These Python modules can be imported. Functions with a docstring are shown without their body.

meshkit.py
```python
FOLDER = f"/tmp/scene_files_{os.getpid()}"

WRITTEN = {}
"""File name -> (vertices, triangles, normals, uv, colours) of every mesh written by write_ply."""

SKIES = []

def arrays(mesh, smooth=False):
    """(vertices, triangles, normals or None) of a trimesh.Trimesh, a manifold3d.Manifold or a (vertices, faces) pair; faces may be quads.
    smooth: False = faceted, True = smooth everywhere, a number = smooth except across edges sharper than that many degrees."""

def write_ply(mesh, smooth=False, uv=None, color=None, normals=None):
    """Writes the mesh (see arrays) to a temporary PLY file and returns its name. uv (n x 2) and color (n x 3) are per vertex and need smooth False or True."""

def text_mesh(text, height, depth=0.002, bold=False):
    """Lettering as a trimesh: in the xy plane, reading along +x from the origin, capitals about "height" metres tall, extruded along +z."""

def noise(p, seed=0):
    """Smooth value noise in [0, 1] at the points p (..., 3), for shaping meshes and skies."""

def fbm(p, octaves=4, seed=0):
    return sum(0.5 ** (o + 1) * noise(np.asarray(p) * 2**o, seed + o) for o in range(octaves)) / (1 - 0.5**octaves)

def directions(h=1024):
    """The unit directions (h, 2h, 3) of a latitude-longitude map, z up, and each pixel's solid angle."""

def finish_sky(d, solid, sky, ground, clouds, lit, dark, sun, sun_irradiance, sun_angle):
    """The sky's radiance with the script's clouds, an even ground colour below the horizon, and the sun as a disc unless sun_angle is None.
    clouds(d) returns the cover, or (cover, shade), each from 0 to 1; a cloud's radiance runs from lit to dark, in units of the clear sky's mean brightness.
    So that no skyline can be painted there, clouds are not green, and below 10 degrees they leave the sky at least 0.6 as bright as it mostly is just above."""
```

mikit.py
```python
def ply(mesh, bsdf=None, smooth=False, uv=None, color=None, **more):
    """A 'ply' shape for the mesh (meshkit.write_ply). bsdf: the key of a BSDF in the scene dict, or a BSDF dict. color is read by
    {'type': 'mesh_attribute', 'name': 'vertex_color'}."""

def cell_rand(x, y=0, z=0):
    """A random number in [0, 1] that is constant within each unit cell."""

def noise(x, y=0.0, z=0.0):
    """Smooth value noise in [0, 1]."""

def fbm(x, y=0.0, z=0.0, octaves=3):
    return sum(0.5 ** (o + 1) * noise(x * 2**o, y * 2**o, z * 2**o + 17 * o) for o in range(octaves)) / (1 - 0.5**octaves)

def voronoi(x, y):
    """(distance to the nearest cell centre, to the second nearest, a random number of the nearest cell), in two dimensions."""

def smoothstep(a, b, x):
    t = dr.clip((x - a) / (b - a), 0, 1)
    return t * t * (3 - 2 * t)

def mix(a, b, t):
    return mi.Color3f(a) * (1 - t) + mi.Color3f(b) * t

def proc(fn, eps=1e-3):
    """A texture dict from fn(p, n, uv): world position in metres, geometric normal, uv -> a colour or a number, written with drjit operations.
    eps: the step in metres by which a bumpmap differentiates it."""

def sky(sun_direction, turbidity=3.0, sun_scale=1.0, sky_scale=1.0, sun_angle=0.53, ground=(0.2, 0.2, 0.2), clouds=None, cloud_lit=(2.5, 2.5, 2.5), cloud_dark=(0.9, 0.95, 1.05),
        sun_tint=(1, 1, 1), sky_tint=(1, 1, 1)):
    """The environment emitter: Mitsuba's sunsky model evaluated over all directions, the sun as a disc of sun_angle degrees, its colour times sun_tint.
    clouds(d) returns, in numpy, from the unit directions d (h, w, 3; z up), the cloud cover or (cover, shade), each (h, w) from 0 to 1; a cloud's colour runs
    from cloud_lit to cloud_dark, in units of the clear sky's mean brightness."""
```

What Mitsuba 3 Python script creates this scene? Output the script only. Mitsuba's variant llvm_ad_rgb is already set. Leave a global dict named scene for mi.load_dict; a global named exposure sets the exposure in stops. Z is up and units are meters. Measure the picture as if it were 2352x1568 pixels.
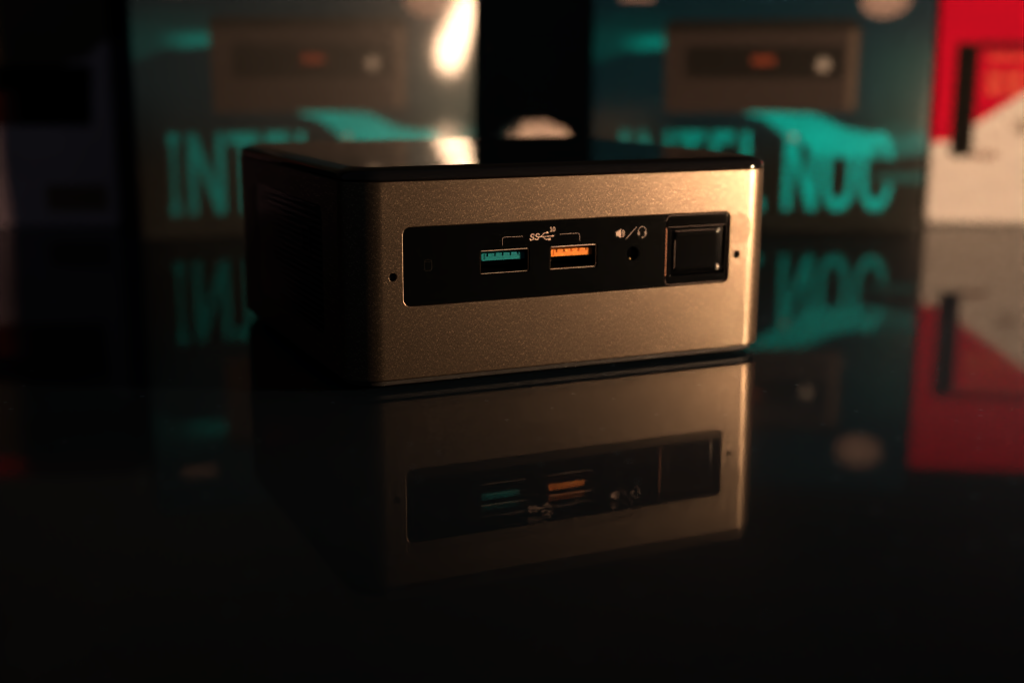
import math, random
import numpy as np, trimesh, manifold3d as m3, shapely
from shapely.geometry import Polygon, Point, LineString, box as sbox
from shapely import affinity
from shapely.ops import unary_union
import drjit as dr
import mitsuba as mi
import mikit, meshkit

T = mi.ScalarTransform4f
MM = 0.001
scene, labels = {}, {}
exposure = 0.0

# ---------------------------------------------------------------- camera (device frame: x along its front, y to its back, millimetres)
CAM = np.array([-89.28246444, -283.70009706, 76.21365651])
FWD = np.array([0.40508118, 0.89006318, -0.20903774])
UP = np.array([0.08358207, 0.19162791, 0.97790223])
FOCUS = 309.0
scene['camera'] = {'type': 'thinlens', 'to_world': T().look_at(origin=(CAM * MM).tolist(), target=((CAM + FWD * 100) * MM).tolist(), up=UP.tolist()),
                   'fov': math.degrees(2 * math.atan(1176 / 2946.61)), 'fov_axis': 'x', 'aperture_radius': 3.9 * MM, 'focus_distance': FOCUS * MM,
                   'near_clip': 0.02, 'far_clip': 20.0}
# ---------------------------------------------------------------- light: one warm lamp right of the frame, a faint even light of the dark room
scene['room_light'] = {'type': 'constant', 'radiance': {'type': 'rgb', 'value': [0.0115, 0.0130, 0.0142]}}
LAMP, LAMP_AIM, LAMP_POWER, LAMP_TINT = np.array([290., -160., 56.]), np.array([130., 200., 55.]), 240.0, np.array([1, 0.61, 0.36])


# ---------------------------------------------------------------- helpers
def numbered(name):
    if name not in scene and not any(k.startswith(name + '__') for k in scene) and name not in labels:
        return name
    i = 1
    while f'{name}_{i:03d}' in scene or any(k.startswith(f'{name}_{i:03d}__') for k in scene) or f'{name}_{i:03d}' in labels:
        i += 1
    return f'{name}_{i:03d}'


def thing(name, label, category, group=None):
    key = numbered(name)
    labels[key] = {'label': label, 'category': category}
    if group:
        labels[key]['group'] = group
    return key


def put(parent, name, mesh, bsdf, smooth=30, label=None, kind=None, **more):
    """Adds a mesh given in millimetres as one entry of the scene."""
    key = numbered(f'{parent}__{name}' if parent else name)
    v, f, _ = meshkit.arrays(mesh)
    scene[key] = mikit.ply(trimesh.Trimesh(v * MM, f, process=False), bsdf, smooth, **more)
    if label or kind:
        labels[key] = {k: x for k, x in (('label', label), ('kind', kind)) if x}
    return key


def tri(mesh):
    v, f, _ = meshkit.arrays(mesh)
    return trimesh.Trimesh(v, f, process=False)


def man(mesh):
    mesh.merge_vertices()
    return m3.Manifold(m3.Mesh(np.asarray(mesh.vertices, np.float32), np.asarray(mesh.faces, np.uint32)))


def cat(ms):
    return trimesh.util.concatenate([tri(m) for m in ms])


def block(x0, x1, y0, y1, z0, z1):
    m = trimesh.creation.box((x1 - x0, y1 - y0, z1 - z0))
    m.apply_translation(((x0 + x1) / 2, (y0 + y1) / 2, (z0 + z1) / 2))
    return m


def rrect(x0, x1, y0, y1, r, n=10):
    return sbox(x0 + r, y0 + r, x1 - r, y1 - r).buffer(r, quad_segs=n)


def ring(x0, x1, y0, y1, r, z, n=14):
    """A rounded rectangle as a ring of points, the same number whatever its radius."""
    a, out = np.linspace(0, np.pi / 2, n), []
    for k, (cx, cy) in enumerate(((x1 - r, y1 - r), (x0 + r, y1 - r), (x0 + r, y0 + r), (x1 - r, y0 + r))):
        out.append(np.stack([cx + r * np.cos(a + k * np.pi / 2), cy + r * np.sin(a + k * np.pi / 2), a * 0 + z], 1))
    return np.vstack(out)


def loft(rings):
    n, v, f = len(rings[0]), np.vstack(rings), []
    for k in range(len(rings) - 1):
        for i in range(n):
            a, b = k * n + i, k * n + (i + 1) % n
            f += [[a, b, b + n], [a, b + n, a + n]]
    c0, c1 = len(v), len(v) + 1
    v = np.vstack([v, rings[0].mean(0), rings[-1].mean(0)])
    top = (len(rings) - 1) * n
    for i in range(n):
        f += [[c0, (i + 1) % n, i], [c1, top + i, top + (i + 1) % n]]
    return trimesh.Trimesh(v, f, process=False)


def slab_xz(poly, y0, y1):
    """A polygon of the (x, z) plane as a plate between y0 (front) and y1."""
    ms = []
    for g in getattr(poly, 'geoms', [poly]):
        if g.is_empty or g.area < 1e-6:
            continue
        m = trimesh.creation.extrude_polygon(g, y1 - y0, engine='earcut')
        v = m.vertices
        ms.append(trimesh.Trimesh(np.stack([v[:, 0], y1 - v[:, 2], v[:, 1]], 1), m.faces, process=False))
    return trimesh.util.concatenate(ms)


def text_poly(text, height, bold=False, sx=1.0, shear=0.0):
    m = meshkit.text_mesh(text, 1.0, 0.02, bold)
    up = m.triangles[m.face_normals[:, 2] > 0.5][:, :, :2]
    p = unary_union([Polygon(t).buffer(1e-4) for t in up])
    p = affinity.translate(p, -p.bounds[0], -p.bounds[1])
    p = affinity.scale(p, sx, 1, origin=(0, 0))
    if shear:
        p = affinity.skew(p, xs=math.degrees(math.atan(shear)), origin=(0, 0))
    return affinity.scale(p, height, height, origin=(0, 0))


def at(p, x, y):
    return affinity.translate(p, x, y)


# ---------------------------------------------------------------- materials
def rgb(*c):
    return {'type': 'rgb', 'value': list(c)}


def glossy(name, color, rough=0.2, spec=0.5, **kw):
    base = color if isinstance(color, dict) else rgb(*color)
    scene[name] = {'type': 'twosided', 'bsdf': {'type': 'principled', 'base_color': base, 'roughness': rough, 'specular': spec, **kw}}
    return name


def metal_speckle(p, n, uv):
    q = p * 1000.0
    a = mikit.noise(q.x * 6.3, q.y * 6.3 + 31.0, q.z * 6.3)
    r = mikit.cell_rand(q.x * 4.1 + 0.7 * a, q.y * 0.5, q.z * 4.1)
    s = mikit.fbm(q.x * 0.06 + 3.0, q.z * 0.09, q.y * 0.06, 3)
    k = 0.50 + 0.52 * mikit.smoothstep(0.15, 0.95, a) + 1.5 * r ** 14 + 0.16 * (s - 0.5)
    return mi.Color3f(0.95, 0.745, 0.55) * k


def metal_relief(p, n, uv):
    q = p * 1000.0
    return 0.000016 * mikit.noise(q.x * 5.3, q.y * 5.3, q.z * 5.3 + 5.0)


def metal(name, gain=0.265, rough=0.36):
    fn = metal_speckle if gain == 1.0 else (lambda p, n, uv: metal_speckle(p, n, uv) * gain)
    scene[name] = {'type': 'twosided', 'bsdf': {'type': 'bumpmap', 'scale': 1.0, 'tex': mikit.proc(metal_relief, 4e-5),
                   'bsdf': {'type': 'principled', 'base_color': mikit.proc(fn), 'metallic': 1.0, 'roughness': rough, 'specular': 0.5}}}
    return name


metal('m_silver')
metal('m_film', 0.195, 0.375)
glossy('m_black_gloss', (0.0015, 0.0016, 0.0017), 0.11)
glossy('m_lid', (0.006, 0.006, 0.007), 0.035, 0.75)
glossy('m_black_panel', (0.0014, 0.0018, 0.0018), 0.14)
glossy('m_black_matte', (0.012, 0.012, 0.012), 0.55)
glossy('m_rubber', (0.015, 0.015, 0.016), 0.8)
glossy('m_shell', (0.035, 0.027, 0.022), 0.34, metallic=1.0)
glossy('m_lip', (0.95, 0.80, 0.68), 0.36, metallic=1.0)
glossy('m_copper', (0.9, 0.5, 0.25), 0.3, metallic=1.0)
glossy('m_glint_bead', (0.85, 0.8, 0.7), 0.2)  # pale colour of the bead that paints a glint
glossy('m_edge_glint', (0.55, 0.23, 0.12), 0.5)  # orange lamp light on the film edge, painted as base colour
glossy('m_edge_glint_dim', (0.045, 0.020, 0.013), 0.5)  # dimmer copy for the fainter painted edge highlights
glossy('m_contact', (0.02, 0.02, 0.02), 0.4)
glossy('m_blue_plastic', (0.0, 0.25, 0.30), 0.5, 0.2)
glossy('m_orange_plastic', (1.0, 0.34, 0.06), 0.5, 0.2)
glossy('m_ink', (0.62, 0.48, 0.40), 0.5)
glossy('m_ink_dim', (0.006, 0.0055, 0.0055), 0.5, 0.1)
glossy('m_ink_thin', (0.30, 0.24, 0.21), 0.5)
glossy('m_wall', (0.11, 0.125, 0.12), 0.9, 0.1)
glossy('m_pale_object', (0.96, 0.80, 0.72), 0.9)
glossy('m_lamp_body', (0.05, 0.05, 0.05), 0.4)
scene['m_glow'] = {'type': 'diffuse', 'reflectance': rgb(0.6, 0.6, 0.6)}


# ---------------------------------------------------------------- setting: dark wall and the black glass table
put(None, 'wall', block(-1500, 2200, 900, 940, -900, 1500), 'm_wall', False)
labels['wall'] = {'kind': 'structure', 'label': 'dark wall behind the boxes'}


def dust_and_haze(p, n, uv):
    q = p * 1000.0
    d, _, r = mikit.voronoi(q.x * 0.13, q.y * 0.13)
    speck = dr.select((d < 0.035 + 0.03 * r) & (r > 0.86), 0.20, 0.0)
    film = 0.026 + 0.034 * mikit.fbm(q.x * 0.011, q.y * 0.016 + 3.0, 0.0, 3)  # broad pale veil painted over the glass to lift its blacks
    return film + speck


scene['m_dust_haze'] = {'type': 'twosided', 'bsdf': {'type': 'diffuse', 'reflectance': rgb(0.30, 0.30, 0.30)}}
scene['m_glass'] = {'type': 'dielectric', 'int_ior': 1.5, 'specular_reflectance': rgb(0.27, 0.27, 0.27)}
scene['m_glass_top'] = {'type': 'blendbsdf', 'weight': mikit.proc(dust_and_haze), 'a': {'type': 'dielectric', 'int_ior': 1.5, 'specular_reflectance': rgb(0.52, 0.52, 0.52), 'specular_transmittance': rgb(0.84, 0.84, 0.84)},
                        'b': {'type': 'twosided', 'bsdf': {'type': 'diffuse', 'reflectance': rgb(0.14, 0.27, 0.44)}}}  # bluish so the painted haze turns neutral under the warm lamp
TX0, TX1, TY0, TY1, GT = -700., 1300., -420., 800., 5.2
tab = block(TX0, TX1, TY0, TY1, -GT, 0)
ups = tab.face_normals[:, 2] > 0.5
put('glass_table', 'top_face', trimesh.Trimesh(tab.vertices, tab.faces[ups], process=False), 'm_glass_top', False)
put('glass_table', 'pane', trimesh.Trimesh(tab.vertices, tab.faces[~ups], process=False), 'm_glass', False)
put('glass_table', 'black_underlay', block(TX0, TX1, TY0, TY1, -GT - 20, -GT - 1.0), 'm_black_matte', False)
for lx, ly in ((TX0 + 60, TY0 + 60), (TX1 - 60, TY0 + 60), (TX0 + 60, TY1 - 60), (TX1 - 60, TY1 - 60)):
    put('glass_table', 'leg', block(lx - 25, lx + 25, ly - 25, ly + 25, -740, -GT - 20.5), 'm_black_matte', False)
labels['glass_table'] = {'label': 'black glass table top that mirrors the computer and the boxes standing on it', 'category': 'table'}
put(None, 'floor', block(-3000, 3000, -3000, 3000, -760, -740.5), 'm_wall', False)
labels['floor'] = {'kind': 'structure', 'label': 'dark floor under the table'}

# ---------------------------------------------------------------- the small computer
X0, X1, D, Z0, Z1, ZL, R = -1.9, 117.0, 114.1, 2.55, 50.08, 53.28, 8.6
PXL, PXR, PZB, PZT = 11.65, 102.85, 20.41, 39.15
PC = thing('mini_computer', 'small silver desktop computer with glossy black lid and front ports, on the black glass table', 'computer')


def body_ring(i, z):
    return ring(X0 + i, X1 - i, i, D - i, R - i, z, 20)


body = loft([body_ring(0.45, Z0), body_ring(0.12, Z0 + 0.14), body_ring(0, Z0 + 0.45), body_ring(0, Z1 - 0.3), body_ring(0.1, Z1 - 0.08), body_ring(0.3, Z1)])
hole = rrect(PXL, PXR, PZB, PZT, 1.75)
cut = man(slab_xz(hole, -1, 16))
def ringxz(x0, x1, z0, z1, r, y, n=8):
    q = ring(x0, x1, z0, z1, r, 0, n)
    return np.stack([q[:, 0], q[:, 0] * 0 + y, q[:, 1]], 1)


def outward(m):
    if m.volume < 0:
        m.invert()
    return m


def trumpet(x0, x1, z0, z1, r, lip, y=0.0, deep=4.0, n=8):
    """A cutter whose mouth opens at y with a rounded lip."""
    q = [(lip + 0.25, -0.3), (lip, 0.0)] + [(lip * (1 - math.sin(a)), lip * (1 - math.cos(a))) for a in np.linspace(0, np.pi / 2, 7)[1:]] + [(0.0, deep)]
    return man(outward(loft([ringxz(x0 - o, x1 + o, z0 - o, z1 + o, r + o, y + dy, n) for o, dy in q])))


cut = cut + trumpet(PXL, PXR, PZB, PZT, 1.75, 0.34, n=12)
for hx in (8.9, 105.35):
    cut = cut + man(slab_xz(Point(hx, 27.65).buffer(0.93, quad_segs=10), -1, 4)) + trumpet(hx - 0.9, hx + 0.9, 27.65 - 0.9, 27.65 + 0.9, 0.899, 0.2)
VY0, VY1, VZ0, VZ1 = 21.3, 92.0, 10.6, 42.9
vent = trimesh.creation.extrude_polygon(rrect(VY0, VY1, VZ0, VZ1, 1.5), 3.0, engine='earcut')
vent = trimesh.Trimesh(np.stack([vent.vertices[:, 2] + X0 - 1.0, vent.vertices[:, 0], vent.vertices[:, 1]], 1), vent.faces, process=False)
cut = cut + man(vent)
put(PC, 'body', man(body) - cut, 'm_silver', 30)

lid_prof = [(0.6, Z1), (0.40, Z1 + 0.22), (0.12, Z1 + 0.42)]
ps, pz, pin = np.linspace(0, 1, 40), [0.0], [0.0]
for q in (ps[1:] + ps[:-1]) / 2:
    el = math.radians(np.interp(q, [0, 0.26, 0.62, 1.0], [0, 15, 66, 71]))
    pz.append(pz[-1] + math.cos(el)); pin.append(pin[-1] + math.sin(el))
pz, pin = np.array(pz) / pz[-1], np.array(pin) / pin[-1]
lid_prof += [(3.75 * a, Z1 + 0.52 + (ZL - 0.02 - Z1 - 0.52) * b) for a, b in zip(pin, pz)]
lid_prof += [(3.9, ZL + 0.01)]
lid_rings = [ring(X0 + i, X1 - i, i, D - i, R - i * 0.7, z, 20) for i, z in lid_prof]
put(PC, 'lid', loft(lid_rings), 'm_lid', 15, label='glossy black lid that mirrors the teal box behind it')
put(PC, 'base_plate', loft([ring(X0 + i, X1 - i, i, D - i, 8.0, z) for i, z in ((2.2, 0.9), (1.4, 1.3), (1.3, Z0 - 0.02))]), 'm_black_matte')
for fx, fy in ((14, 14), (101, 14), (14, D - 14), (101, D - 14)):
    put(PC, 'rubber_foot', trimesh.creation.cylinder(radius=6, segment=[[fx, fy, 0.0], [fx, fy, 0.88]], sections=32), 'm_rubber')
VP = f'{PC}__vent'
put(PC, 'vent', block(X0 + 1.7, X0 + 1.96, VY0, VY1, VZ0, VZ1), 'm_black_matte', False)
n_slat = 20
for k in range(n_slat):
    z = VZ0 + (k + 0.5) * (VZ1 - VZ0) / n_slat
    s = man(block(X0 + 0.35, X0 + 1.68, VY0 + 0.05, VY1 - 0.05, z - 0.42, z + 0.42))
    put(VP, 'slat', s, 'm_black_panel', False)
put(VP, 'lock_slot', man(block(X0 + 0.05, X0 + 1.6, 33, 41, 28.5, 36.5)) - man(block(X0 - 1, X0 + 3, 34.2, 39.8, 29.7, 35.3)), 'm_black_panel', False)

# front panel with its openings
FP = f'{PC}__front_panel'
PY = 0.55                                  # its face lies this far behind the silver front
P1, P2 = (31.55, 44.75), (50.45, 63.65)    # x of the two ports
USB_Z = (26.85, 32.72)
JX, JZ = 74.05, 29.6
BX0, BX1, BZ0, BZ1 = 83.8, 102.7, 20.75, 38.85
plate = hole.buffer(-0.03)
for (a, b) in (P1, P2):
    plate = plate.difference(rrect(a - 0.12, b + 0.12, USB_Z[0] - 0.12, USB_Z[1] + 0.12, 0.5))
plate = plate.difference(Point(JX, JZ).buffer(2.35, quad_segs=12)).difference(rrect(BX0, BX1, BZ0, BZ1, 1.3))
put(PC, 'front_panel', slab_xz(plate, PY, PY + 1.2), 'm_black_panel', 20, label='black front panel with white port symbols')


def usb(a, b, plastic, what):
    zb, zt = USB_Z
    o = rrect(a, b, zb, zt, 0.5)
    i = rrect(a + 0.30, b - 0.30, zb + 0.26, zt - 0.26, 0.35)
    i2 = i.buffer(0.16)
    shell = man(slab_xz(o, PY + 0.28, 12.5)) - man(slab_xz(i, -1, 12.0))
    u = put(PC, 'usb_port', shell, 'm_shell', 25, label=what)
    lip_t = trimesh.creation.capsule(height=b - a - 1.1, radius=0.21, count=[12, 12]); lip_t.apply_transform(trimesh.transformations.rotation_matrix(np.pi / 2, [0, 1, 0]))
    put(u, 'lip', lip_t.copy().apply_translation([(a + b) / 2 - 0.2 - (0), PY + 0.16, zt - 0.2]), 'm_lip', 40)
    put(u, 'lip', lip_t.copy().apply_scale([1, 0.6, 0.6]).apply_translation([(a + b) / 2 - 0.25, PY + 0.2, zb + 0.1]), 'm_lip', 40)
    ty = PY + 1.5
    x0, x1, z0, z1 = a + 0.95, b - 0.62, zb + 3.02, zb + 4.75
    cuts = None
    for k in range(5):
        c = man(block(x0 + 1.55 + 2.06 * k - 0.21, x0 + 1.55 + 2.06 * k + 0.21, ty - 1, ty + 1.4, z1 - 0.72, z1 + 1))
        cuts = c if cuts is None else cuts + c
    cuts = cuts + man(block(x0 + 0.62, x0 + 0.84, ty - 1, ty + 0.8, z0 + 0.25, z1 - 0.1))
    t = man(loft([np.roll(r_, 0, 0)[:, [0, 2, 1]] * [1, 1, 1] for r_ in
                  (ring(x0 + 0.1, x1 - 0.1, z0 + 0.1, z1 - 0.1, 0.15, ty, 4)[::-1], ring(x0, x1, z0, z1, 0.2, ty + 0.12, 4)[::-1], ring(x0, x1, z0, z1, 0.2, ty + 9, 4)[::-1])][::-1])) if False else man(slab_xz(rrect(x0, x1, z0, z1, 0.2), ty, ty + 9))
    put(u, 'tongue', t - cuts, plastic, 25, label=('teal' if 'teal' in what else 'orange') + ' plastic tongue inside the port')
    pins = [block(x0 + 1.55 + 2.06 * k - 0.16, x0 + 1.55 + 2.06 * k + 0.16, ty + 0.45, ty + 1.38, z1 - 0.70, z1 - 0.02) for k in range(5)]
    put(u, 'contact_pins', cat(pins), 'm_contact', False, kind='stuff')
    put(u, 'back_wall', block(a + 0.32, b - 0.32, 11.2, 11.95, zb + 0.3, zt - 0.3), 'm_contact', False)


usb(*P1, 'm_blue_plastic', 'usb port with a teal tongue, left of the two')
usb(*P2, 'm_orange_plastic', 'usb port with an orange tongue, right of the two')

# audio jack: a lathe ring with a dark bore
prof = np.array([[1.75, 5.0], [1.75, PY + 0.07], [1.79, PY + 0.03], [2.33, PY + 0.02], [2.34, PY + 0.06], [2.34, 5.0]])
jack = trimesh.creation.revolve(prof[::-1], sections=40)
v = jack.vertices
jack = trimesh.Trimesh(np.stack([JX + v[:, 0], v[:, 2], JZ + v[:, 1]], 1), jack.faces[:, ::-1], process=False)
J = put(PC, 'audio_jack', jack, 'm_black_panel', 30, label='round headphone socket under the speaker and headphone symbols')
put(J, 'bore', slab_xz(Point(JX, JZ).buffer(1.74), 4.2, 4.9), 'm_contact', False)

put(J, 'spring_contact', trimesh.creation.capsule(height=0.3, radius=0.24, count=[10, 10]).apply_translation([73.75, PY + 1.05, 28.1]), 'm_copper', 40)

# power button: a recessed glossy frame round a bevelled square key
bo = rrect(BX0 + 0.02, BX1 - 0.02, BZ0 + 0.02, BZ1 - 0.02, 1.28)
kx0, kx1, kz0, kz1 = 85.35, 101.75, 23.05, 35.55
frame = man(outward(loft([ringxz(BX0 + o, BX1 - o, BZ0 + o, BZ1 - o, 1.3 - o, y, 12) for o, y in
                          ((0.03, PY + 1.6), (0.03, PY + 0.10), (0.07, PY + 0.02), (0.14, PY - 0.04), (0.22, PY - 0.06), (0.4, PY - 0.07))])))
frame = frame - trumpet(kx0, kx1, kz0, kz1, 0.5, 0.28, y=PY - 0.07, deep=5.0)
B = put(PC, 'power_button', frame, 'm_black_gloss', 40, label='square glossy black power button at the right end of the panel')


gx = 0.16
dish = outward(loft([ringxz(kx0 + o + l, kx1 - o - r_, kz0 + o + v_, kz1 - o - v_, 0.5, y) for o, l, r_, v_, y in
                     ((gx, 0, 0, 0, PY + 3.0), (gx, 0, 0, 0, PY + 0.75), (gx + 0.06, 0, 0, 0, PY + 0.62), (gx + 0.2, 0, 0, 0, PY + 0.55), (0.62, 0.2, 0.5, 0.1, PY + 0.53), (0.70, 0.35, 0.8, 0.2, PY + 0.50),
                      (0.78, 0.42, 0.9, 0.25, PY + 0.32), (0.88, 0.46, 0.95, 0.28, PY + 0.22), (1.02, 0.5, 1.0, 0.32, PY + 0.15), (1.22, 0.5, 1.0, 0.34, PY + 0.11), (1.6, 0.5, 1.0, 0.4, PY + 0.10))]))
put(B, 'glint_bead', trimesh.creation.icosphere(subdivisions=2, radius=0.72).apply_scale([0.8, 1, 1.2]).apply_translation([99.4, PY - 0.1, 24.75]), 'm_glint_bead', True)  # added bead, its pale colour stands in for a lamp glint
put(B, 'key', dish, 'm_black_gloss', 40)
tabp = sbox(PXR - 0.05, 30.5, 105.5, 38.4).union(rrect(PXR - 0.05, 109.5, 30.5, 38.4, 3.4)).difference(hole.buffer(0.2))
put(PC, 'film_tab', slab_xz(tabp, -0.10, 0.02), 'm_film', 30, label='clear film tab stuck beside the power button')
for hx, nm in ((8.9, 'left'), (105.35, 'right')):
    put(PC, 'microphone_hole', slab_xz(Point(hx, 27.65).buffer(0.92), 1.0, 1.6), 'm_contact', False)


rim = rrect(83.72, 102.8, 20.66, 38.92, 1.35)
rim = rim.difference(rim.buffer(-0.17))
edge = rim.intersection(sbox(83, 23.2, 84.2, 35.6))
put(B, 'film_edge_glint', slab_xz(edge, PY - 0.20, PY - 0.02), 'm_edge_glint', False)  # bright ridge paints the light caught by the film edge
put(B, 'film_edge_glint', slab_xz(rim.difference(sbox(83, 22.2, 84.2, 37.4)).intersection(sbox(83, 20, 101.5, 40)), PY - 0.17, PY - 0.02), 'm_edge_glint_dim', False)
for q in (sbox(86.5, 25.0, 86.66, 32.3), sbox(86.6, 34.62, 99.3, 34.74)):
    put(B, 'key_edge_glint', slab_xz(q, PY - 0.02, PY + 0.09), 'm_edge_glint_dim', False)  # added ridges, highlights on the key edges painted in colour
put(B, 'key_edge_glint', slab_xz(sbox(84.3, 35.75, 101.6, 35.87), PY - 0.16, PY - 0.06), 'm_edge_glint_dim', False)

# printed symbols on the panel
def stroke(pts, w):
    return LineString(pts).buffer(w / 2, quad_segs=4)


def arc(cx, cy, r, a0, a1, w, n=20):
    a = np.radians(np.linspace(a0, a1, n))
    return stroke(np.stack([cx + r * np.cos(a), cy + r * np.sin(a)], 1), w)


def ink(name, poly, mat='m_ink', label=None):
    return put(FP, name, slab_xz(poly, PY - 0.07, PY - 0.005), mat, False, label=label)


ss = text_poly('S', 1.58, True, 0.98, 0.22)
usb_sym = unary_union([at(ss, 44.62, 34.42), at(ss, 46.02, 34.45), stroke([(47.2, 35.2), (51.0, 35.28)], 0.2), Polygon([(50.95, 34.98), (51.55, 35.29), (50.95, 35.6)]),
                       stroke([(47.5, 35.18), (48.05, 35.45), (48.55, 36.0), (48.9, 36.14), (49.5, 36.16)], 0.2), Point(49.6, 36.17).buffer(0.3),
                       stroke([(48.4, 35.22), (48.85, 34.75), (49.15, 34.55), (49.5, 34.5), (50.0, 34.5)], 0.2), sbox(49.9, 34.22, 50.5, 34.8)])
ink('usb_symbol', usb_sym, label='printed SS fork symbol between the ports')
ten = text_poly('10', 1.14, True, 0.72)
ink('number', affinity.scale(at(ten, 50.3, 36.32), 1.45 / (ten.bounds[2] - ten.bounds[0]), 1, origin=(50.3, 36.3)), label='printed small number 10')
br = lambda xa, xb: stroke(np.vstack([[[xb, 35.62]], [[xa + (0.55 if xb > xa else -0.55), 35.62]], [[xa + (0.16 if xb > xa else -0.16), 35.5]], [[xa, 35.15]], [[xa, 33.7]]]), 0.11)
ink('bracket_line', br(37.4, 42.9), 'm_ink_thin')
ink('bracket_line', br(58.58, 53.05), 'm_ink_thin')
spk = unary_union([Polygon([(69.0, 34.35), (69.55, 34.35), (70.4, 33.78), (70.4, 36.12), (69.55, 35.5), (69.0, 35.5)]), arc(70.3, 34.93, 0.62, -48, 48, 0.16), arc(70.3, 34.93, 1.08, -55, 55, 0.17)])
ink('speaker_symbol', spk, label='printed loudspeaker symbol')
ink('slash', stroke([(72.0, 33.52), (74.9, 36.36)], 0.16), 'm_ink_thin')
hp = unary_union([arc(76.6, 35.25, 1.12, -12, 192, 0.15), at(sbox(-0.17, -0.36, 0.17, 0.36).buffer(0.1), 75.62, 34.72), at(sbox(-0.17, -0.36, 0.17, 0.36).buffer(0.1), 77.62, 34.72),
                  arc(76.75, 34.55, 0.95, -85, -15, 0.12), Point(76.7, 33.6).buffer(0.18)])
ink('headphone_symbol', hp, 'm_ink_thin', label='printed headphone symbol')
ell = affinity.scale(Point(0, 0).buffer(1), 1.0, 0.36)
hdd = unary_union([at(ell.difference(affinity.scale(ell, 0.8, 0.66)), 18.0, 31.0), stroke([(17.05, 31), (17.05, 28.9), (17.35, 28.65), (18.65, 28.65), (18.95, 28.9), (18.95, 31)], 0.16)])
ink('drive_symbol', hdd, 'm_ink_dim', label='faint printed drive symbol')


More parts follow.
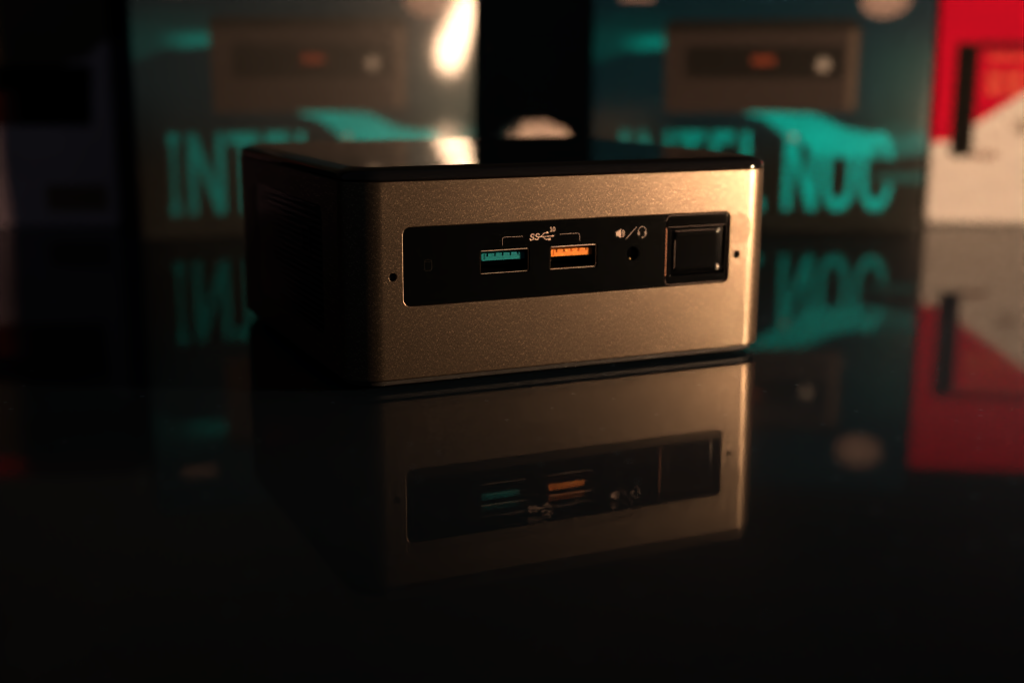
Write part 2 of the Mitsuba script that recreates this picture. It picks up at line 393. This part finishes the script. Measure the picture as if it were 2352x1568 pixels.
# ---------------------------------------------------------------- boxes
class Frame:
    """A box's own axes: u along its front, d into the box, h up."""

    def __init__(self, x, y, yaw, bulge=None):
        self.x, self.y, self.c, self.s, self.bulge = x, y, math.cos(yaw), math.sin(yaw), bulge

    def world(self, v):
        u, d, h = v[:, 0], v[:, 1], v[:, 2]
        if self.bulge:
            d = d + self.bulge(u, h) * np.clip(1 - d / 60.0, 0, 1)
        return np.stack([self.x + u * self.c - d * self.s, self.y + u * self.s + d * self.c, h], 1)

    def mesh(self, m):
        m = tri(m)
        return trimesh.Trimesh(self.world(np.asarray(m.vertices)), m.faces, process=False)

    def uh(self, p):
        """The print's coordinates of a world point, for textures."""
        q = p * 1000.0
        return (q.x - self.x) * self.c + (q.y - self.y) * self.s, q.z, (q.y - self.y) * self.c - (q.x - self.x) * self.s


def carton(fr, w, depth, h, r=0.8):
    """A carton with slightly rounded edges; its front is a grid so that it can bulge."""
    nu, nh = 46, 36
    us = np.unique(np.concatenate([np.linspace(r, w - r, nu), r * (1 - np.cos(np.linspace(0, np.pi / 2, 5))), w - r * (1 - np.cos(np.linspace(0, np.pi / 2, 5)))]))
    loop = [(u, 0.0) for u in np.linspace(r, w - r, nu)]
    loop += [(w - r + r * math.sin(a), r - r * math.cos(a)) for a in np.linspace(0, np.pi / 2, 6)[1:]]
    loop += [(w, depth - r)] + [(w - r + r * math.cos(a), depth - r + r * math.sin(a)) for a in np.linspace(0, np.pi / 2, 6)[1:]]
    loop += [(r - r * math.sin(a), depth - r + r * math.cos(a)) for a in np.linspace(0, np.pi / 2, 6)]
    loop += [(r - r * math.cos(a), r - r * math.sin(a)) for a in np.linspace(0, np.pi / 2, 6)[:-1]]
    loop = np.array(loop)
    c = np.array([w / 2, depth / 2])
    rings = []
    for z, i in [(0.0, 0.5), (0.15, 0.15), (0.5, 0)] + [(z, 0) for z in np.linspace(3, h - 3, nh)] + [(h - 0.5, 0), (h - 0.15, 0.15), (h, 0.5)]:
        q = loop + np.sign(c - loop) * i
        rings.append(np.column_stack([q, np.full(len(q), z)]))
    return fr.mesh(loft(rings))


def sheet(fr, poly, proud=0.16):
    """Flat print on the front of a box: a thin leaf that follows the board."""
    m = slab_xz(poly, -proud, -0.02)
    if fr.bulge:
        for _ in range(3):
            m = m.subdivide()
    return fr.mesh(m)


HB = 126.0


def bez(xs, ys):
    """A smooth step-wise curve through the points, as a drjit function."""
    def fn(x):
        out = mi.Float(ys[0])
        for a, b, ya, yb in zip(xs[:-1], xs[1:], ys[:-1], ys[1:]):
            out = out + (yb - ya) * mikit.smoothstep(a, b, x)
        return out
    return fn


top_b, bot_b = bez([60, 75, 100, 124, 140, 157], [54, 56.6, 55.5, 47.5, 44, 47]), bez([68, 76, 96, 106, 128, 157], [57, 54, 43.5, 36.0, 35.0, 37])
low_a = bez([0, 18, 33], [78.0, 84.0, 84.5])


def wave_print(fr):
    def fn(p, n, uv):
        u, h, d = fr.uh(p)
        ss_ = mikit.smoothstep
        wob = 1.2 * (mikit.noise(u * 0.09, h * 0.35) - 0.5)
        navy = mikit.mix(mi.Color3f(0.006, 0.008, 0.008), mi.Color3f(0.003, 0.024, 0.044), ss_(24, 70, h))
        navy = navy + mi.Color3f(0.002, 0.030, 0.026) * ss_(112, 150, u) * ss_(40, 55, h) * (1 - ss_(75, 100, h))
        teal = mi.Color3f(0.0, 0.53, 0.64)
        fa = ss_(low_a(u) - 1.5, low_a(u) + 1.5, h + wob) * (1 - ss_(86, 103, h - wob))
        fa = fa * (0.10 + 0.55 * ss_(8, 30, u) * (1 - ss_(87.5, 93, h)) + 0.12 * ss_(97, 99, h + 2 * wob)) * (1 - ss_(34, 38, u))
        fb = ss_(bot_b(u) - 1.0, bot_b(u) + 1.0, h) * (1 - ss_(top_b(u) - 1.2, top_b(u) + 1.2, h)) * ss_(66, 73, u)
        fb = fb * (0.78 + 0.35 * mikit.noise(u * 0.05, h * 0.2 - u * 0.03)) * (1 - 0.72 * ss_(126, 142, u))
        fc = 0.14 * ss_(128, 140, u) * (ss_(23, 25, h) * (1 - ss_(27.5, 29.5, h)) + 0.6 * ss_(42, 45, h) * (1 - ss_(47, 54, h)))
        f = dr.clip(fa + fb + fc, 0, 1)
        front = dr.select(d < 6, 1.0, 0.0)
        return mikit.mix(navy, teal, f * front)
    return fn


def teal_box(x, y, yaw, label, bulge=None):
    fr = Frame(x, y, yaw, bulge)
    t = thing('product_box', label, 'box', 'teal and navy product boxes behind the computer')
    name = f'm_wave_{t}'
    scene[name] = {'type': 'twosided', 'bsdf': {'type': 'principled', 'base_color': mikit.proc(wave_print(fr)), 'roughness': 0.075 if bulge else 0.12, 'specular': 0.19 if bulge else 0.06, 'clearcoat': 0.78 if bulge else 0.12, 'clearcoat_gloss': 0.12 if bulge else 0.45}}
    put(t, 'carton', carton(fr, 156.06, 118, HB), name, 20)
    tail = '' if bulge else '_b'
    wm = 'm_word_ink' + tail
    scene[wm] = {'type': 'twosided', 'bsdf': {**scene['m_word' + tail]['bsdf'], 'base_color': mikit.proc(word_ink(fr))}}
    # printed words
    def word(s, u0, u1, h0=11.1, h1=46.5):
        q = text_poly(s, 1.0)
        b = q.bounds
        return affinity.translate(affinity.scale(q, (u1 - u0) / b[2], (h1 - h0) / b[3], origin=(0, 0)), u0, h0).buffer(0.45)
    spans = [('I', 14.2, 17.6), ('N', 22.6, 37.4), ('T', 40.2, 52.8), ('E', 57.0, 66.5), ('L', 71.5, 81.0)]
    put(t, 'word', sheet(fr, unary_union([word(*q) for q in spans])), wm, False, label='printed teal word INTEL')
    spans = [('N', 91.3, 105.6), ('U', 109.3, 123.0), ('C', 126.2, 140.3)]
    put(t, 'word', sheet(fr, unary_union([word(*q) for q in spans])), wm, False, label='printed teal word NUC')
    # printed picture of the computer
    pic = Polygon([(33.15, 94.3), (35, 96.4), (119, 97.2), (122.8, 94.5), (122.3, 57.4), (121, 56.4), (34.8, 55.6), (34.0, 56.5)])
    put(t, 'computer_picture', sheet(fr, pic), 'm_pic' + tail, False, label='printed picture of the silver computer')
    Q = f'{t}__computer_picture'
    put(Q, 'printed_lid', sheet(fr, Polygon([(33.2, 94.2), (35, 97.3), (119, 98.3), (122.8, 95.4), (122.7, 93.4), (34, 92.0)]), 0.28), 'm_pic_black' + tail, False)
    put(Q, 'printed_panel', sheet(fr, rrect(42.8, 115.8, 71.2, 86.0, 1.8), 0.28), 'm_pic_black' + tail, False)
    put(Q, 'printed_edge', sheet(fr, sbox(117.5, 57.6, 121.6, 93.2), 0.28), 'm_pic_light' + tail, False)
    put(Q, 'printed_port', sheet(fr, sbox(73.6, 77.6, 83.8, 81.4), 0.40), 'm_pic_orange' + tail, False)
    put(Q, 'printed_button', sheet(fr, Point(106.2, 77.6).buffer(3.0), 0.40), 'm_pic_white' + tail, False)
    # oval emblem and the foot of another line of print, both cut off by the top of the photograph
    oval = affinity.rotate(affinity.scale(Point(0, 0).buffer(1, quad_segs=24), 11.4, 8.1), 8)
    E = put(t, 'emblem', sheet(fr, at(oval, 133.0, 106.8)), 'm_pale' + tail, False, label='pale oval emblem near the top edge')
    put(E, 'inner_swirl', sheet(fr, at(affinity.rotate(affinity.scale(Point(0, 0).buffer(1, quad_segs=24), 9.4, 6.1), 8).exterior.buffer(0.45), 133.0, 107.0), 0.28), 'm_pic' + tail, False)
    put(t, 'printed_line', sheet(fr, sbox(12.5, 106.0, 27.5, 109.0)), 'm_pale' + tail, False)
    put(t, 'painted_glint', sheet(fr, Point(94.0, 44.5).buffer(1.3), 0.30), 'm_pale' + tail, False)  # pale dot paints a small sparkle onto the board
    return t, fr


def printed(name, c):
    for tail, coat in (('', 0.78), ('_b', 0.12)):
        scene[name + tail] = {'type': 'twosided', 'bsdf': {'type': 'principled', 'base_color': rgb(*c), 'roughness': 0.12 if tail else 0.075, 'specular': 0.06 if tail else 0.19, 'clearcoat': coat, 'clearcoat_gloss': 0.45 if tail else 0.12}}


printed('m_word', (0.0, 0.50, 0.60))


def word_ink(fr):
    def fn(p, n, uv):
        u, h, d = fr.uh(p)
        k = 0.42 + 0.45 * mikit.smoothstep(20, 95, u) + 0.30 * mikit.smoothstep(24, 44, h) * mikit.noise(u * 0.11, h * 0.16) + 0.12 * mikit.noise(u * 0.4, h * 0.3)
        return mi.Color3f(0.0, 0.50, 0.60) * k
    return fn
printed('m_pic', (0.036, 0.030, 0.030))
printed('m_pic_black', (0.012, 0.012, 0.012))
printed('m_pic_light', (0.085, 0.070, 0.060))
printed('m_pic_orange', (0.19, 0.045, 0.025))
printed('m_pic_white', (0.33, 0.32, 0.31))
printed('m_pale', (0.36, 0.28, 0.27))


def bulge_left_box(u, h):
    return np.clip(u - 90.0, 0, None) ** 2 * 0.0004 - h * 0.055


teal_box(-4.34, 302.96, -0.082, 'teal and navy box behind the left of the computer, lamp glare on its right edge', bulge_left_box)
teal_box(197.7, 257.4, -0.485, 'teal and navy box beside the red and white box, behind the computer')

# the red and white box on the right
RF = Frame(363.8, 213.0, -0.55)
RB = thing('product_box', 'red and white product box with a black bracket on it, at the right edge', 'box')


def red_print(p, n, uv):
    u, h, d = RF.uh(p)
    edge = dr.minimum(dr.maximum(41.0 - 0.25 * dr.maximum(4 - u, 0), 50.0 + (u - 21.0) * 0.686), 84.0)
    k = mikit.smoothstep(edge - 0.5, edge + 0.5, h)
    white = mi.Color3f(0.86, 0.83, 0.80) * (0.94 + 0.1 * mikit.fbm(u * 0.06, h * 0.25))
    red = mi.Color3f(0.62, 0.008, 0.040)
    foot = mikit.smoothstep(1.2, 2.4, h)  # darkens the bottom edge, a contact shadow painted into the white
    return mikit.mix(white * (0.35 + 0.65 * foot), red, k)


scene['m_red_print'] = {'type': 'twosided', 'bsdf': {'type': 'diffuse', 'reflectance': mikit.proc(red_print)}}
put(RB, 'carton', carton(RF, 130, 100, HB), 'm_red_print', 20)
glossy('m_print_black', (0.004, 0.004, 0.004), 0.6, 0.05)
glossy('m_print_dark_red', (0.10, 0.006, 0.012), 0.6, 0.05)
glossy('m_print_brown', (0.30, 0.19, 0.15), 0.6, 0.05)
glossy('m_print_pink', (0.80, 0.13, 0.09), 0.6, 0.05)
glossy('m_print_grey', (0.36, 0.31, 0.28), 0.5)
put(RB, 'printed_bar', sheet(RF, rrect(9.0, 19.6, 33.6, 88.2, 1.2)), 'm_print_black', False, label='black printed upright of the bracket')
put(RB, 'printed_arm', sheet(RF, sbox(19.7, 85.2, 70, 88.9)), 'm_print_dark_red', False)
put(RB, 'printed_arm', sheet(RF, sbox(19.7, 33.2, 32.0, 35.9)), 'm_print_brown', False)
words = [rrect(24.2 + 9.1 * k, 31.6 + 9.1 * k, hh, hh + 4.0, 1.2) for hh, ks in ((70.2, range(3)), (64.3, range(3))) for k in ks if not (hh < 66 and k > 1)]
put(RB, 'printed_lines', sheet(RF, unary_union(words)), 'm_print_pink', False, label='paler printed lines of small type')
put(RB, 'printed_line', sheet(RF, unary_union([sbox(24, 80.2, 62, 82.2)])), 'm_print_pink', False)
put(RB, 'printed_spot', sheet(RF, at(affinity.scale(Point(0, 0).buffer(1), 5.5, 4.2), 42.8, 48.4)), 'm_print_grey', False)

# the box in the dark at the left: u runs leftwards from its right edge as negative numbers
LF = Frame(-10.6 - 5.2 * -math.cos(0.40), 361.9 - 5.2 * math.sin(0.40), -0.40)
LF = Frame(LF.x - 130 * LF.c, LF.y - 130 * LF.s, -0.40)
LB = thing('product_box', 'dim product box in the shadow at the left edge, pale front with a dark picture', 'box')
LO = 130 - 5.2


def dim_print(p, n, uv):
    u, h, d = LF.uh(p)
    e = bez([LO - 60, LO - 28, LO - 9, LO + 6], [70, 72, 78.5, 88])(u)
    k = mikit.smoothstep(e - 0.8, e + 0.8, h)
    pale = mi.Color3f(0.66, 0.52, 0.68)
    dark = mikit.mix(mi.Color3f(0.10, 0.07, 0.04), mi.Color3f(0.55, 0.03, 0.03), mikit.smoothstep(115.5, 117, h))
    return mikit.mix(pale, dark, k) * (0.9 + 0.2 * mikit.fbm(u * 0.05, h * 0.1))


scene['m_dim_print'] = {'type': 'twosided', 'bsdf': {'type': 'principled', 'base_color': mikit.proc(dim_print), 'roughness': 0.35, 'specular': 0.5}}
put(LB, 'carton', LF.mesh(tri(carton(Frame(0, 0, 0), 88, 100, HB)).apply_translation([42, 0, 0])), 'm_dim_print', 20)
glossy('m_print_maroon', (0.16, 0.025, 0.02), 0.4)
put(LB, 'printed_picture', sheet(LF, Polygon([(LO - 80, 76.3), (LO - 3.4, 76.4), (LO - 5, 48), (LO - 80, 47.9)])), 'm_print_black', False, label='black printed picture')
put(LB, 'printed_block', sheet(LF, sbox(LO - 80, 48.5, LO - 40, 64), 0.3), 'm_print_maroon', False)
put(LB, 'printed_label', sheet(LF, rrect(LO - 28.9, LO + 0.5, 7.4, 20, 0.8)), 'm_print_brown', False, label='small brown printed label')

# unidentified pale thing in the gap, built as crumpled paper
ico = trimesh.creation.icosphere(subdivisions=5, radius=1)
v = ico.vertices
sup = np.sign(v) * np.abs(v) ** np.array([0.7, 0.9, 0.5])
sup = sup * (1 + 0.16 * (meshkit.fbm(v * 2.3 + 7, 3, 4)[:, None] - 0.5) + 0.10 * (np.abs(meshkit.noise(v * 4.2 + 3, 9) - 0.5)[:, None]))
paper = trimesh.Trimesh(sup * [17.8, 13.0, 25.0], ico.faces, process=False)
paper.apply_translation([177.5, 277, -paper.vertices[:, 2].min()])
put(None, 'pale_object', paper, 'm_pale_object', 30)
labels['pale_object'] = {'label': 'pale pink object of unknown kind, built as crumpled paper, in the gap between the two teal boxes', 'category': 'paper'}

# ---------------------------------------------------------------- the lamp (outside the frame, to the right)
zax = (LAMP_AIM - LAMP) / np.linalg.norm(LAMP_AIM - LAMP)
xax = np.cross([0, 0, 1.0], zax); xax /= np.linalg.norm(xax)
yax = np.cross(zax, xax)
M = np.eye(4); M[:3, 0], M[:3, 1], M[:3, 2], M[:3, 3] = xax, yax, zax, LAMP
LP = thing('desk_lamp', 'small warm lamp panel on a short stand, right of the computer', 'lamp')
face = affinity.rotate(rrect(-15, 15, -36, 36, 14), 34)
diff = trimesh.creation.extrude_polygon(face, 2.0, engine='earcut'); diff.apply_transform(M)
put(LP, 'diffuser', diff, 'm_glow', False, emitter={'type': 'area', 'radiance': {'type': 'rgb', 'value': (LAMP_POWER * LAMP_TINT).tolist()}})
hs = trimesh.creation.extrude_polygon(face.buffer(3), 9.0, engine='earcut'); hs.apply_translation([0, 0, -9.3]); hs.apply_transform(M)
put(LP, 'housing', hs, 'm_lamp_body')
back = LAMP - zax * 6
put(LP, 'stem', trimesh.creation.cylinder(radius=4, segment=[[back[0], back[1], 4.2], [back[0], back[1], 78]], sections=24), 'm_lamp_body')
put(LP, 'foot', trimesh.creation.cylinder(radius=32, segment=[[back[0], back[1], 0], [back[0], back[1], 4]], sections=48), 'm_lamp_body')
